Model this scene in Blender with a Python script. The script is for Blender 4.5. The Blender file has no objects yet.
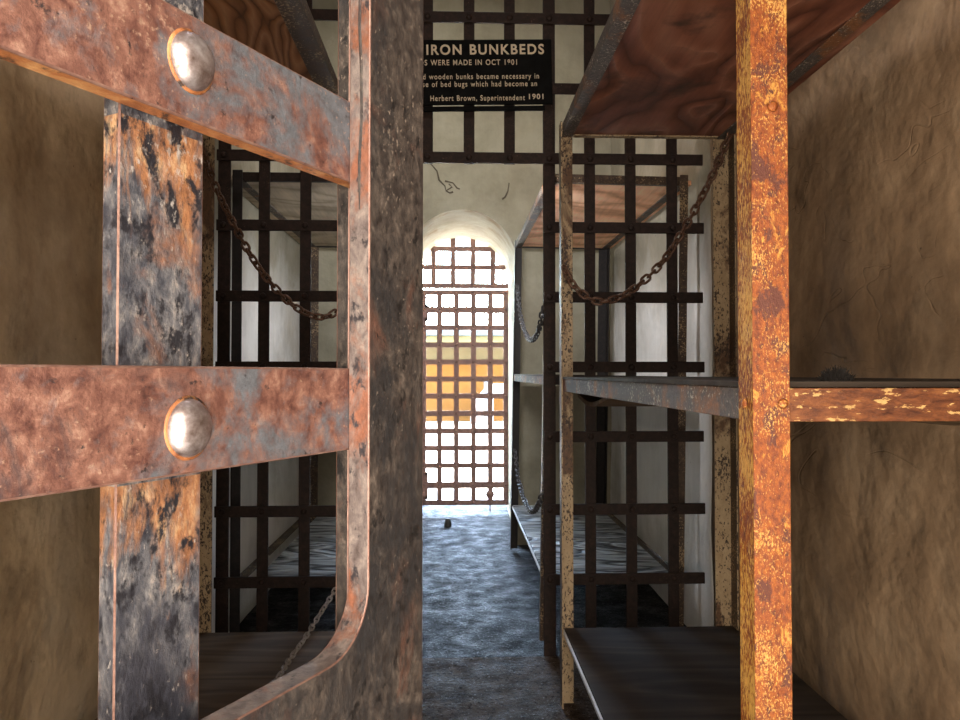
import bpy, bmesh, math, random
from mathutils import Vector, Matrix
random.seed(7)
SC = bpy.context.scene
COL = SC.collection
PI = math.pi
EYE = 1.42

# ------------------------------------------------------------------ camera
YAW, PIT, FOC = math.radians(2.07), math.radians(1.11), 721.0
cd = bpy.data.cameras.new('camera')
cd.sensor_width = 36.0
cd.lens = FOC / 960 * 36.0
cd.clip_start = 0.02
cd.clip_end = 500
cam = bpy.data.objects.new('camera', cd)
COL.objects.link(cam)
cam.location = (0, 0, EYE)
cam.rotation_euler = (PI / 2 + PIT, 0, -YAW)
SC.camera = cam

_F = Vector((math.sin(YAW) * math.cos(PIT), math.cos(YAW) * math.cos(PIT), math.sin(PIT)))
_R = Vector((math.cos(YAW), -math.sin(YAW), 0))
_U = _R.cross(_F)


def _ray(px, py):
    return _F + _R * ((px - 480) / FOC) + _U * ((360 - py) / FOC)


def at(px, py, Y):                 # survey helper: world point at depth Y
    r = _ray(px, py)
    return Vector((0, 0, EYE)) + r * (Y / r.y)


def at_x(px, py, X):
    r = _ray(px, py)
    return Vector((0, 0, EYE)) + r * (X / r.x)


# ------------------------------------------------------------------ node helpers
class M:
    def __init__(s, name, rough=0.7, metal=0.0, spec=0.5):
        s.m = bpy.data.materials.new(name)
        s.m.use_nodes = True
        s.N = s.m.node_tree.nodes
        s.L = s.m.node_tree.links
        s.b = s.N['Principled BSDF']
        s.b.inputs['Roughness'].default_value = rough
        s.b.inputs['Metallic'].default_value = metal
        s.b.inputs['Specular IOR Level'].default_value = spec
        tc = s.N.new('ShaderNodeTexCoord')
        s.co = tc.outputs['Object']

    def map(s, scale=(1, 1, 1), loc=(0, 0, 0), rot=(0, 0, 0), src=None):
        n = s.N.new('ShaderNodeMapping')
        n.inputs['Scale'].default_value = scale
        n.inputs['Location'].default_value = loc
        n.inputs['Rotation'].default_value = rot
        s.L.new(src or s.co, n.inputs['Vector'])
        return n.outputs['Vector']

    def noise(s, scale, detail=6, rough=0.6, dist=0.0, vec=None):
        n = s.N.new('ShaderNodeTexNoise')
        n.inputs['Scale'].default_value = scale
        n.inputs['Detail'].default_value = detail
        n.inputs['Roughness'].default_value = rough
        n.inputs['Distortion'].default_value = dist
        s.L.new(vec or s.co, n.inputs['Vector'])
        return n.outputs['Fac']

    def ramp(s, fac, stops, interp='LINEAR'):
        n = s.N.new('ShaderNodeValToRGB')
        n.color_ramp.interpolation = interp
        e = n.color_ramp.elements
        while len(e) < len(stops):
            e.new(0.5)
        for i, (p, c) in enumerate(stops):
            e[i].position = p
            if isinstance(c, (int, float)):
                c = (c, c, c)
            e[i].color = (c[0], c[1], c[2], 1)
        s.L.new(fac, n.inputs['Fac'])
        return n.outputs['Color']

    def mix(s, fac, a, b, mode='MIX'):
        n = s.N.new('ShaderNodeMix')
        n.data_type = 'RGBA'
        n.blend_type = mode
        for sock, v in ((n.inputs[0], fac), (n.inputs[6], a), (n.inputs[7], b)):
            if isinstance(v, (int, float)):
                sock.default_value = v if sock == n.inputs[0] else (v, v, v, 1)
            elif isinstance(v, tuple):
                sock.default_value = (v[0], v[1], v[2], 1)
            else:
                s.L.new(v, sock)
        return n.outputs[2]

    def math(s, op, a, b=0.0):
        n = s.N.new('ShaderNodeMath')
        n.operation = op
        for i, v in enumerate((a, b)):
            if isinstance(v, (int, float)):
                n.inputs[i].default_value = v
            else:
                s.L.new(v, n.inputs[i])
        return n.outputs[0]

    def wave(s, scale, dist, detail=3, dscale=1.0, vec=None, direction='X', kind='BANDS', drough=0.5):
        n = s.N.new('ShaderNodeTexWave')
        n.wave_type = kind
        if kind == 'BANDS':
            n.bands_direction = direction
        else:
            n.rings_direction = direction
        n.inputs['Scale'].default_value = scale
        n.inputs['Distortion'].default_value = dist
        n.inputs['Detail'].default_value = detail
        n.inputs['Detail Scale'].default_value = dscale
        n.inputs['Detail Roughness'].default_value = drough
        s.L.new(vec or s.co, n.inputs['Vector'])
        return n.outputs['Fac']

    def color(s, c):
        if isinstance(c, tuple):
            s.b.inputs['Base Color'].default_value = (*c[:3], 1)
        else:
            s.L.new(c, s.b.inputs['Base Color'])
        return s

    def roughness(s, r):
        s.L.new(r, s.b.inputs['Roughness'])

    def bump(s, h, strength=0.5, dist=0.01):
        n = s.N.new('ShaderNodeBump')
        n.inputs['Strength'].default_value = strength
        n.inputs['Distance'].default_value = dist
        s.L.new(h, n.inputs['Height'])
        prev = getattr(s, '_bump', None)
        if prev is not None:
            s.L.new(prev, n.inputs['Normal'])
        s._bump = n.outputs['Normal']
        s.L.new(s._bump, s.b.inputs['Normal'])
        return s


GAIN = dict(wood_dark_red=1.15, wood_knotted=0.95, wood_peach=1.65, wood_pale=1.3, wood_weathered=1.15, wood_dark_brown=0.65, rail_grey=1.35, door_iron=1.9, strap_rust=0.68, upright_iron=0.8, frame_iron=0.8, frame_edge_iron=0.62, worn_edge=0.6, strap_edge_rust=0.8, post_rust=0.74, post_flaky=0.68, tan_paint=0.75,
            brown_iron=0.45, dark_iron=0.5, chain_rust=0.6, chain_dark=0.6, rail_chipped=0.9, speckled_iron=0.8)


def dim(stops, f):
    return [(p, tuple(x * f for x in c)) for p, c in stops]


def metal_skin(name, base, patch=None, patch_s=18, patch_t=(0.5, 0.62), fleck=None, fleck_s=140, fleck_t=(0.55, 0.6),
               fleck_mod=6, base_s=30, dark=None, dark_s=60, dark_t=(0.6, 0.66), rough=0.5, metal=0.25, bump=0.35,
               stretch=(1, 1, 1), loc=(0, 0, 0), bdist=0.002, patch2=None, patch2_s=9, patch2_t=(0.52, 0.62), spec=0.5, runs=False):
    g = GAIN.get(name, 1.0)
    base = dim(base, g)
    if fleck: fleck = tuple(x * g for x in fleck)
    if patch: patch = tuple(x * g for x in patch)
    if dark: dark = tuple(x * g for x in dark)
    k = M(name, rough, metal, spec)
    v = k.map(stretch, loc)
    n1 = k.noise(base_s, 10, 0.72, 0.3, v)
    c = k.ramp(n1, base)
    if patch:
        n2 = k.noise(patch_s, 8, 0.7, 0.4, k.map(stretch, (3.1 + loc[0], 1.7, 5.3)))
        f = k.ramp(n2, [(patch_t[0], 0), (patch_t[1], 1)])
        tint = k.ramp(k.noise(base_s * 1.7, 8, 0.75, 0, v), [(0.3, tuple(x * 0.55 for x in patch)), (0.7, tuple(min(1, x * 1.45) for x in patch))])
        c = k.mix(f, c, tint)
    if patch2:
        n2 = k.noise(patch2_s, 8, 0.7, 0.6, k.map(stretch, (7.7 + loc[0], 4.2, 2.9)))
        f = k.ramp(n2, [(patch2_t[0], 0), (patch2_t[1], 1)])
        tint = k.ramp(k.noise(base_s * 2.1, 8, 0.75, 0, v), [(0.3, tuple(x * 0.6 for x in patch2)), (0.7, tuple(min(1, x * 1.4) for x in patch2))])
        c = k.mix(f, c, tint)
    if runs:                                 # rust and lime that has run down from each crossing strap
        sp = k.N.new('ShaderNodeSeparateXYZ')
        k.L.new(k.co, sp.inputs[0])
        u = k.math('FRACT', k.math('DIVIDE', k.math('SUBTRACT', sp.outputs[2], 1.366), 0.18))
        rn = k.noise(45, 6, 0.7, 0.3, k.map((1.0, 1.0, 0.25), (2, 3, 1)))
        rf = k.ramp(k.math('ADD', u, k.math('MULTIPLY', k.math('SUBTRACT', rn, 0.5), 1.5)), [(0.80, 0), (1.12, 0.9)])
        c = k.mix(rf, c, k.ramp(k.noise(80, 6, 0.7, 0, v), [(0.3, (0.08, 0.03, 0.015)), (0.52, (0.27, 0.12, 0.05)), (0.7, (0.50, 0.37, 0.21))]))
    if dark:
        n4 = k.noise(dark_s, 6, 0.7, 0.2, k.map(stretch, (1.1, 8.7 + loc[0], 0.4)))
        c = k.mix(k.ramp(n4, [(dark_t[0], 0), (dark_t[1], 1)]), c, dark)
    if fleck:
        n3 = k.noise(fleck_s, 5, 0.65, 0.0, v)
        n5 = k.noise(fleck_mod, 4, 0.6, 0.3, k.map((1, 1, 1), (5.5 + loc[0], 2.2, 9.1)))
        h = k.math('ADD', n3, k.math('MULTIPLY', k.math('SUBTRACT', n5, 0.5), 0.55))
        ft = k.ramp(k.noise(fleck_s * 0.6, 4, 0.6, 0, v), [(0.35, tuple(x * 0.65 for x in fleck)), (0.65, fleck)])
        c = k.mix(k.ramp(h, [(fleck_t[0], 0), (fleck_t[1], 1)]), c, ft)
        k.bump(h, bump, bdist)
    k.color(c)
    k.roughness(k.ramp(n1, [(0.3, max(0.05, rough - 0.12)), (0.7, min(1, rough + 0.15))]))
    k.bump(k.noise(base_s * 3, 8, 0.7, 0, v), bump, bdist)
    k.bump(k.noise(base_s * 0.4, 3, 0.5, 0, v), bump * 0.6, bdist * 1.5)
    return k.m


# gate iron
MAT = {}
GATE = dict(metal=0.3, bump=0.32, bdist=0.0016)
MAT['strap'] = metal_skin('strap_rust', [(0.30, (0.05, 0.022, 0.021)), (0.44, (0.15, 0.064, 0.050)), (0.56, (0.25, 0.12, 0.088)), (0.72, (0.46, 0.28, 0.21))],
                          patch=(0.135, 0.148, 0.172), patch_s=15, patch_t=(0.46, 0.57), patch2=(0.042, 0.032, 0.036), patch2_s=11, patch2_t=(0.54, 0.64),
                          dark=(0.025, 0.02, 0.023), dark_s=90, dark_t=(0.61, 0.67),
                          fleck=(0.50, 0.33, 0.24), fleck_s=300, fleck_t=(0.61, 0.72), base_s=70, rough=0.44, spec=0.6, **GATE)
MAT['upright'] = metal_skin('upright_iron', [(0.30, (0.018, 0.020, 0.030)), (0.44, (0.055, 0.060, 0.076)), (0.56, (0.13, 0.132, 0.145)), (0.72, (0.36, 0.32, 0.29))],
                            patch=(0.22, 0.10, 0.055), patch_s=24, patch_t=(0.53, 0.66), dark=(0.012, 0.013, 0.019), dark_s=70, dark_t=(0.52, 0.60),
                            patch2=(0.022, 0.024, 0.034), patch2_s=11, patch2_t=(0.48, 0.62),
                            fleck=(0.40, 0.37, 0.35), fleck_s=300, fleck_t=(0.58, 0.68), base_s=100, rough=0.42, stretch=(1, 1, 0.6), spec=0.6, runs=True, **GATE)
MAT['frame'] = metal_skin('frame_iron', [(0.30, (0.014, 0.012, 0.012)), (0.45, (0.042, 0.036, 0.034)), (0.58, (0.085, 0.070, 0.060)), (0.74, (0.21, 0.17, 0.145))],
                          patch=(0.13, 0.060, 0.042), patch_s=13, patch_t=(0.57, 0.70), dark=(0.009, 0.009, 0.010), dark_s=60, dark_t=(0.56, 0.64),
                          patch2=(0.020, 0.020, 0.022), patch2_s=14, patch2_t=(0.46, 0.60),
                          fleck=(0.28, 0.23, 0.19), fleck_s=300, fleck_t=(0.66, 0.74), base_s=110, rough=0.48, stretch=(1, 1, 0.7), **GATE)
MAT['frame_side'] = metal_skin('frame_edge_iron', [(0.30, (0.08, 0.058, 0.055)), (0.46, (0.17, 0.14, 0.135)), (0.60, (0.27, 0.225, 0.205)), (0.76, (0.42, 0.345, 0.30))],
                               patch=(0.24, 0.095, 0.055), patch_s=16, patch_t=(0.52, 0.62), dark=(0.035, 0.032, 0.038), dark_s=80, dark_t=(0.55, 0.63),
                               base_s=100, rough=0.42, stretch=(1, 1, 0.7), **GATE)
MAT['worn'] = metal_skin('worn_edge', [(0.3, (0.15, 0.07, 0.055)), (0.5, (0.26, 0.145, 0.115)), (0.7, (0.40, 0.27, 0.22))], base_s=60, rough=0.35, metal=0.4, bump=0.3)
MAT['strap_edge'] = metal_skin('strap_edge_rust', [(0.3, (0.12, 0.035, 0.014)), (0.5, (0.32, 0.12, 0.04)), (0.7, (0.52, 0.30, 0.12))], base_s=45, rough=0.5, metal=0.2, bump=0.6,
                               dark=(0.03, 0.018, 0.014), dark_s=60, dark_t=(0.57, 0.63))
k = M('rivet_steel', 0.40, 0.85)
k.color(k.ramp(k.noise(90, 6, 0.65), [(0.3, (0.10, 0.06, 0.045)), (0.5, (0.30, 0.26, 0.26)), (0.7, (0.52, 0.50, 0.52))]))
k.bump(k.noise(60, 3, 0.5), 0.3, 0.004)
MAT['rivet'] = k.m

# bunk metals
MAT['post_rust'] = metal_skin('post_rust', [(0.34, (0.12, 0.026, 0.010)), (0.46, (0.27, 0.062, 0.013)), (0.58, (0.42, 0.115, 0.018)), (0.75, (0.55, 0.19, 0.032))],
                              fleck=(0.92, 0.50, 0.13), fleck_s=330, fleck_t=(0.545, 0.61), fleck_mod=13, base_s=120, dark=(0.14, 0.040, 0.024), dark_s=26, dark_t=(0.55, 0.60),
                              patch=(0.70, 0.33, 0.06), patch_s=38, patch_t=(0.575, 0.625), rough=0.45, metal=0.1, bump=0.6, bdist=0.002, spec=0.5, stretch=(1, 1, 0.6))
MAT['post_flaky'] = metal_skin('post_flaky', [(0.32, (0.10, 0.022, 0.008)), (0.48, (0.27, 0.065, 0.012)), (0.62, (0.45, 0.15, 0.02)), (0.75, (0.55, 0.22, 0.03))],
                               fleck=(0.95, 0.52, 0.11), fleck_s=220, fleck_t=(0.49, 0.54), fleck_mod=9, base_s=80, rough=0.65, metal=0.0, bump=0.7, bdist=0.003, stretch=(1.3, 1.3, 0.4), spec=0.15)
MAT['rail_chip'] = metal_skin('rail_chipped', [(0.32, (0.060, 0.020, 0.012)), (0.5, (0.17, 0.055, 0.02)), (0.7, (0.32, 0.12, 0.035))],
                              fleck=(0.80, 0.50, 0.19), fleck_s=75, fleck_t=(0.53, 0.565), fleck_mod=8, base_s=60, rough=0.42, metal=0.2, bump=0.7, stretch=(0.45, 1, 1.3))
MAT['rail_grey'] = metal_skin('rail_grey', [(0.32, (0.022, 0.018, 0.016)), (0.5, (0.060, 0.050, 0.044)), (0.7, (0.13, 0.11, 0.095))],
                              patch=(0.16, 0.07, 0.03), patch_s=6, patch_t=(0.52, 0.62), fleck=(0.42, 0.36, 0.29), fleck_s=130, fleck_t=(0.60, 0.65), base_s=70, rough=0.62, metal=0.1, bump=0.6, spec=0.3)
MAT['rail_worn'] = metal_skin('rail_glint_pale', [(0.32, (0.5, 0.5, 0.5)), (0.7, (0.8, 0.8, 0.8))], base_s=60, rough=0.4, metal=0.3, bump=0.1)  # pale colour stands in for the far door's reflection along the low rails
MAT['tan_paint'] = metal_skin('tan_paint', [(0.3, (0.36, 0.25, 0.135)), (0.5, (0.48, 0.35, 0.20)), (0.7, (0.58, 0.44, 0.27))],
                              fleck=(0.055, 0.030, 0.018), fleck_s=130, fleck_t=(0.54, 0.58), fleck_mod=5, patch=(0.13, 0.065, 0.03), patch_s=5, patch_t=(0.54, 0.62), base_s=40, rough=0.6, metal=0.0, bump=0.4, stretch=(1, 1, 0.55))
MAT['brown_iron'] = metal_skin('brown_iron', [(0.3, (0.020, 0.013, 0.011)), (0.5, (0.048, 0.030, 0.025)), (0.7, (0.095, 0.058, 0.045))],
                               fleck=(0.30, 0.20, 0.13), fleck_s=120, fleck_t=(0.70, 0.74), base_s=40, rough=0.62, metal=0.0, bump=0.35, spec=0.22)
MAT['dark_iron'] = metal_skin('dark_iron', [(0.3, (0.012, 0.010, 0.010)), (0.5, (0.030, 0.023, 0.021)), (0.7, (0.060, 0.045, 0.040))],
                              fleck=(0.28, 0.22, 0.2), fleck_s=140, fleck_t=(0.73, 0.77), base_s=40, rough=0.6, metal=0.0, bump=0.3, spec=0.3)
MAT['speckled'] = metal_skin('speckled_iron', [(0.3, (0.03, 0.018, 0.012)), (0.5, (0.07, 0.042, 0.026)), (0.7, (0.14, 0.09, 0.05))],
                             fleck=(0.50, 0.36, 0.20), fleck_s=110, fleck_t=(0.58, 0.62), base_s=40, rough=0.5, metal=0.2, bump=0.4)
MAT['gate_far'] = metal_skin('door_iron', [(0.3, (0.06, 0.032, 0.028)), (0.5, (0.11, 0.06, 0.052)), (0.7, (0.17, 0.10, 0.085))], base_s=25, rough=0.5, metal=0.15, bump=0.3)
MAT['chain'] = metal_skin('chain_rust', [(0.3, (0.06, 0.028, 0.018)), (0.5, (0.18, 0.09, 0.055)), (0.7, (0.36, 0.22, 0.15))], base_s=90, rough=0.4, metal=0.4, bump=0.3)
MAT['chain_dark'] = metal_skin('chain_dark', [(0.3, (0.03, 0.028, 0.028)), (0.7, (0.16, 0.15, 0.15))], base_s=90, rough=0.55, metal=0.2, bump=0.2, spec=0.3)


MAT['chain_light'] = metal_skin('chain_light', [(0.3, (0.12, 0.10, 0.09)), (0.7, (0.45, 0.42, 0.40))], base_s=90, rough=0.35, metal=0.6, bump=0.2)


# wood: grain drawn as contour lines of a slow noise, the way sawn boards show it
def wood(name, stops, stretch, scale, lines, rough=0.65, bump=0.4, loc=(0, 0, 0), dark=None, bd=0.004, fine=(40, 3, 40), dist=0.5, dark_t=(0.5, 0.68), det=2.5, lw=0.0):
    stops = dim(stops, GAIN.get(name, 1.0))
    k = M(name, rough, 0, 0.5 if 'weathered' in name else 0.18)
    v = k.map(stretch, loc)
    n = k.noise(scale, det, 0.45, dist, v)
    f = k.math('PINGPONG', k.math('MULTIPLY', n, lines), 0.5)
    f = k.math('MULTIPLY', f, 2.0)
    f2 = k.math('ADD', k.math('MULTIPLY', f, 0.6), k.math('MULTIPLY', k.noise(5, 8, 0.7, 0.8, v), 0.4))
    c = k.ramp(f2, stops)
    g = k.noise(1, 6, 0.7, 0, k.map(fine))
    c = k.mix(0.4, c, k.ramp(g, [(0.3, 0.45), (0.7, 1.4)]), 'MULTIPLY')
    if dark:
        c = k.mix(k.ramp(k.noise(3.5, 6, 0.65, 0.4, k.map((1, 1, 1), (4, 2, 1))), [(dark_t[0], 0), (dark_t[1], 0.85)]), c, dark)
    k.color(c)
    k.bump(f, bump, bd)
    k.bump(g, 0.3, 0.001)
    return k


MAT['wood_red'] = wood('wood_dark_red', [(0.10, (0.055, 0.020, 0.013)), (0.30, (0.13, 0.046, 0.028)), (0.6, (0.20, 0.075, 0.043)), (0.85, (0.27, 0.12, 0.075))],
                       (1.3, 0.55, 1.0), 1.5, 9, 0.55, 0.6, loc=(0.3, 0, 0), dark=(0.04, 0.025, 0.02), bd=0.012, dark_t=(0.52, 0.7)).m
MAT['wood_knot'] = wood('wood_knotted', [(0.12, (0.05, 0.02, 0.01)), (0.30, (0.21, 0.09, 0.034)), (0.6, (0.33, 0.155, 0.065)), (0.85, (0.40, 0.21, 0.095))],
                        (2.0, 0.6, 1.0), 2.0, 16, 0.6, 0.5, loc=(0.78, -0.88, 0), bd=0.006).m
MAT['wood_orange'] = wood('wood_peach', [(0.15, (0.36, 0.17, 0.09)), (0.4, (0.54, 0.29, 0.165)), (0.8, (0.68, 0.42, 0.27))], (0.6, 1.2, 1), 1.6, 6, 0.6, 0.4).m
MAT['wood_pale'] = wood('wood_pale', [(0.15, (0.24, 0.19, 0.13)), (0.4, (0.40, 0.33, 0.24)), (0.8, (0.50, 0.42, 0.32))], (0.6, 1.2, 1), 1.6, 6, 0.65, 0.4).m
MAT['wood_dark'] = wood('wood_dark_brown', [(0.1, (0.030, 0.022, 0.016)), (0.5, (0.052, 0.038, 0.028)), (0.9, (0.078, 0.058, 0.043))], (0.5, 2.5, 1), 1.5, 7, 0.7, 0.15, fine=(3, 40, 40), lw=1).m
MAT['wood_brown'] = wood('wood_brown', [(0.1, (0.06, 0.038, 0.020)), (0.5, (0.10, 0.066, 0.037)), (0.9, (0.14, 0.095, 0.055))], (0.5, 2.5, 1), 1.5, 8, 0.7, 0.2, fine=(3, 40, 40)).m
MAT['wood_grey'] = wood('wood_weathered', [(0.24, (0.006, 0.006, 0.007)), (0.36, (0.10, 0.11, 0.115)), (0.52, (0.27, 0.29, 0.30)), (0.85, (0.42, 0.45, 0.46))],
                        (0.40, 2.2, 1.0), 1.7, 11, 0.42, 1.0, bd=0.03, fine=(8, 60, 40), det=4, dist=0.9).m


# plaster
def plaster(name, stops, stain, stain_t=(0.5, 0.72), stain_s=1.1, bump=1.0, rough=0.85, crack=True, stain2=None, loc=(0, 0, 0), upper=None):
    k = M(name, rough, 0, 0.25)
    v = k.map((1, 1, 1), loc)
    n = k.noise(2.2, 10, 0.66, 0.15, v)
    c = k.ramp(n, stops)
    if upper:                                # light on the lower wall put into its colour: paler below
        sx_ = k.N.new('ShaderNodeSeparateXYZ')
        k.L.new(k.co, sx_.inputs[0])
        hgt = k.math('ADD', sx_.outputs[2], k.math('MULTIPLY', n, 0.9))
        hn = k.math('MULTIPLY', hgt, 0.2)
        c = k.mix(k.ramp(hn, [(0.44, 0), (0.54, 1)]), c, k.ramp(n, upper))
    s1 = k.noise(stain_s, 8, 0.66, 0.2, k.map((1, 1, 0.75), (4.4 + loc[0], 7.1, 2.2)))
    c = k.mix(k.ramp(s1, [(stain_t[0], 0), (stain_t[1], 0.85)]), c, stain)
    if stain2:
        s2 = k.noise(3.2, 9, 0.72, 0.2, k.map((1, 1, 0.6), (9.4 + loc[0], 3.1, 1.2)))
        c = k.mix(k.ramp(s2, [(0.56, 0), (0.74, 0.8)]), c, stain2)
    sp = k.noise(28, 5, 0.6, 0, v)
    c = k.mix(k.ramp(sp, [(0.70, 0), (0.76, 0.75)]), c, (stain[0] * 0.3, stain[1] * 0.3, stain[2] * 0.3))
    vs = k.noise(1, 6, 0.7, 0.2, k.map((14, 14, 1.3), loc))
    c = k.mix(0.13, c, k.ramp(vs, [(0.3, 0.6), (0.7, 1.25)]), 'MULTIPLY')
    k.color(c)
    k.bump(k.noise(2.6, 4, 0.5, 0.2, k.map((1, 1, 1), loc, (0.5, 0, 0))), bump * 0.8, 0.09)
    k.bump(k.noise(9, 7, 0.6, 0.1, v), bump * 0.5, 0.018)
    k.bump(k.noise(60, 6, 0.6, 0, v), 0.25, 0.003)
    if crack:
        # trowel ridges: short ledges where a slow noise crosses a level, only in places
        cn = k.noise(1.6, 3, 0.5, 0.8, k.map((1, 0.9, 1.5), (loc[0] + 2, 0, 0), (0.7, 0, 0)))
        ledge = k.ramp(k.math('PINGPONG', k.math('MULTIPLY', cn, 7), 0.5), [(0.0, 0), (0.035, 1)])
        gate_ = k.ramp(k.noise(1.4, 3, 0.5, 0, k.map((1, 1, 1), (8, 3, 2))), [(0.5, 0), (0.6, 1)])
        k.bump(k.mix(gate_, 1.0, ledge), 0.5, 0.012)
    return k.m


MAT['pl_right'] = plaster('plaster_tan', [(0.3, (0.17, 0.108, 0.062)), (0.5, (0.285, 0.193, 0.115)), (0.7, (0.43, 0.315, 0.20))], (0.10, 0.062, 0.034), stain_t=(0.47, 0.68), stain2=(0.075, 0.058, 0.04))
MAT['pl_left'] = plaster('plaster_ochre', [(0.3, (0.46, 0.33, 0.195)), (0.5, (0.63, 0.475, 0.295)), (0.7, (0.75, 0.59, 0.39))], (0.20, 0.12, 0.06), stain_t=(0.47, 0.68), stain2=(0.13, 0.09, 0.05), loc=(3, 1, 0), crack=False)
MAT['pl_back'] = plaster('plaster_grey', [(0.3, (0.22, 0.20, 0.14)), (0.5, (0.30, 0.275, 0.20)), (0.7, (0.36, 0.33, 0.25))], (0.19, 0.165, 0.115), bump=0.5, loc=(6, 1, 0), crack=False)
MAT['pl_white'] = plaster('plaster_lit_below', [(0.3, (0.70, 0.685, 0.65)), (0.5, (0.83, 0.815, 0.785)), (0.7, (0.88, 0.87, 0.85))], (0.42, 0.37, 0.29), stain_t=(0.52, 0.74), bump=0.6, loc=(1, 4, 0), crack=False,
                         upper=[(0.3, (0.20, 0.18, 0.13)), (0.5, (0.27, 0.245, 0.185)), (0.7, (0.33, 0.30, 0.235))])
MAT['pl_arch'] = plaster('plaster_arch', [(0.3, (0.26, 0.21, 0.135)), (0.5, (0.37, 0.32, 0.23)), (0.7, (0.43, 0.38, 0.285))], (0.24, 0.15, 0.07), stain_t=(0.56, 0.70), stain_s=3.0, bump=0.9, loc=(2, 6, 0))

# floor
def concrete(key, stops, spec, chip):
    k = M(key, 0.5, 0, spec)
    n = k.noise(5, 10, 0.7, 0.4)
    c = k.ramp(n, stops)
    c = k.mix(k.ramp(k.noise(3, 6, 0.7, 0.8), [(0.5, 0), (0.62, 0.7)]), c, tuple(x * 0.45 for x in stops[0][1]))
    sp = k.noise(70, 4, 0.6)
    c = k.mix(k.ramp(sp, [(0.60, 0), (0.66, 1)]), c, chip)
    c = k.mix(k.ramp(k.noise(50, 5, 0.65, 0, k.map((1, 1, 1), (5, 2, 1))), [(0.55, 0), (0.62, 1)]), c, tuple(x * 0.4 for x in stops[0][1]))
    k.color(c)
    k.roughness(k.ramp(k.noise(7, 6, 0.6), [(0.35, 0.32), (0.65, 0.75)]))
    k.bump(k.noise(60, 5, 0.7), 1.0, 0.03)
    k.bump(k.noise(16, 6, 0.65), 0.8, 0.05)
    MAT[key] = k.m


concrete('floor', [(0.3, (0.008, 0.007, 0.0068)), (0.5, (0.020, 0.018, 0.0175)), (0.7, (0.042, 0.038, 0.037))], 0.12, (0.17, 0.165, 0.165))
concrete('floor_near', [(0.3, (0.034, 0.022, 0.014)), (0.5, (0.075, 0.051, 0.034)), (0.7, (0.13, 0.093, 0.064))], 0.05, (0.22, 0.19, 0.165))  # browner than the far slab: warmer light put into its colour
k = M('sand', 0.9)
k.color(k.ramp(k.noise(0.8, 8, 0.65), [(0.3, (0.58, 0.50, 0.38)), (0.7, (0.76, 0.68, 0.55))]))
k.bump(k.noise(3, 8, 0.65), 0.4, 0.05)
MAT['sand'] = k.m


def flat(name, col, rough=0.8, var=0.25, s=3):
    k = M(name, rough)
    k.color(k.ramp(k.noise(s, 6, 0.6), [(0.3, tuple(x * (1 - var) for x in col)), (0.7, tuple(min(1, x * (1 + var)) for x in col))]))
    return k.m


MAT['adobe'] = flat('adobe_orange', (0.060, 0.028, 0.0085), s=0.8, var=0.2)
MAT['cream'] = flat('cream_wall', (0.050, 0.042, 0.026), s=1.2, var=0.12)
MAT['roof'] = flat('roof_olive', (0.032, 0.028, 0.014))
MAT['fascia'] = flat('fascia_grey', (0.025, 0.031, 0.034))
for key in ('adobe', 'cream', 'roof', 'fascia'):
    MAT[key].node_tree.nodes['Principled BSDF'].inputs['Specular IOR Level'].default_value = 0.0
MAT['white'] = flat('whitewash', (0.2, 0.19, 0.18), var=0.05)
MAT['bluegrey'] = flat('blue_grey_post', (0.009, 0.0125, 0.017), var=0.1)
MAT['signboard'] = flat('sign_black', (0.005, 0.0055, 0.0055), 0.9, 0.5, 12)
MAT['lettering'] = flat('sign_lettering', (0.62, 0.54, 0.40), 0.7, 0.12, 30)
for key in ('signboard',):
    MAT[key].node_tree.nodes['Principled BSDF'].inputs['Specular IOR Level'].default_value = 0.1
MAT['tuft'] = flat('tuft_black', (0.012, 0.009, 0.007), 0.9)
MAT['crack'] = flat('crack_dark', (0.10, 0.08, 0.055), 0.95)
MAT['stopper'] = flat('stopper_dark', (0.03, 0.028, 0.025), 0.6)


# ------------------------------------------------------------------ mesh helpers
def new_obj(name, bm, mats, parent=None, smooth=False):
    me = bpy.data.meshes.new(name)
    bmesh.ops.recalc_face_normals(bm, faces=bm.faces)
    bm.to_mesh(me)
    bm.free()
    for m in (mats if isinstance(mats, (list, tuple)) else [mats]):
        me.materials.append(MAT[m])
    if smooth:
        for p in me.polygons:
            p.use_smooth = True
    o = bpy.data.objects.new(name, me)
    COL.objects.link(o)
    o.parent = parent
    return o


def box(bm, x0, x1, y0, y1, z0, z1):
    if x0 > x1: x0, x1 = x1, x0
    if y0 > y1: y0, y1 = y1, y0
    if z0 > z1: z0, z1 = z1, z0
    vs = [bm.verts.new(c) for c in ((x0, y0, z0), (x1, y0, z0), (x1, y1, z0), (x0, y1, z0), (x0, y0, z1), (x1, y0, z1), (x1, y1, z1), (x0, y1, z1))]
    return [bm.faces.new([vs[i] for i in f]) for f in ((3, 2, 1, 0), (4, 5, 6, 7), (0, 1, 5, 4), (1, 2, 6, 5), (2, 3, 7, 6), (3, 0, 4, 7))]


def bevel(bm, w, seg=1, slot=0):
    r = bmesh.ops.bevel(bm, geom=bm.edges[:], offset=w, segments=seg, affect='EDGES', profile=0.5, clamp_overlap=True)
    if slot:
        for f in r['faces']:
            f.material_index = slot
    return r


def prism(bm, pts, axis, a, b):
    """extrude polygon pts (2D) along axis between a and b"""
    def v(p, t):
        return {'x': (t, p[0], p[1]), 'y': (p[0], t, p[1]), 'z': (p[0], p[1], t)}[axis]
    lo = [bm.verts.new(v(p, a)) for p in pts]
    hi = [bm.verts.new(v(p, b)) for p in pts]
    n = len(pts)
    fs = [bm.faces.new(lo), bm.faces.new(hi)]
    for i in range(n):
        fs.append(bm.faces.new((lo[i], lo[(i + 1) % n], hi[(i + 1) % n], hi[i])))
    return fs


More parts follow.
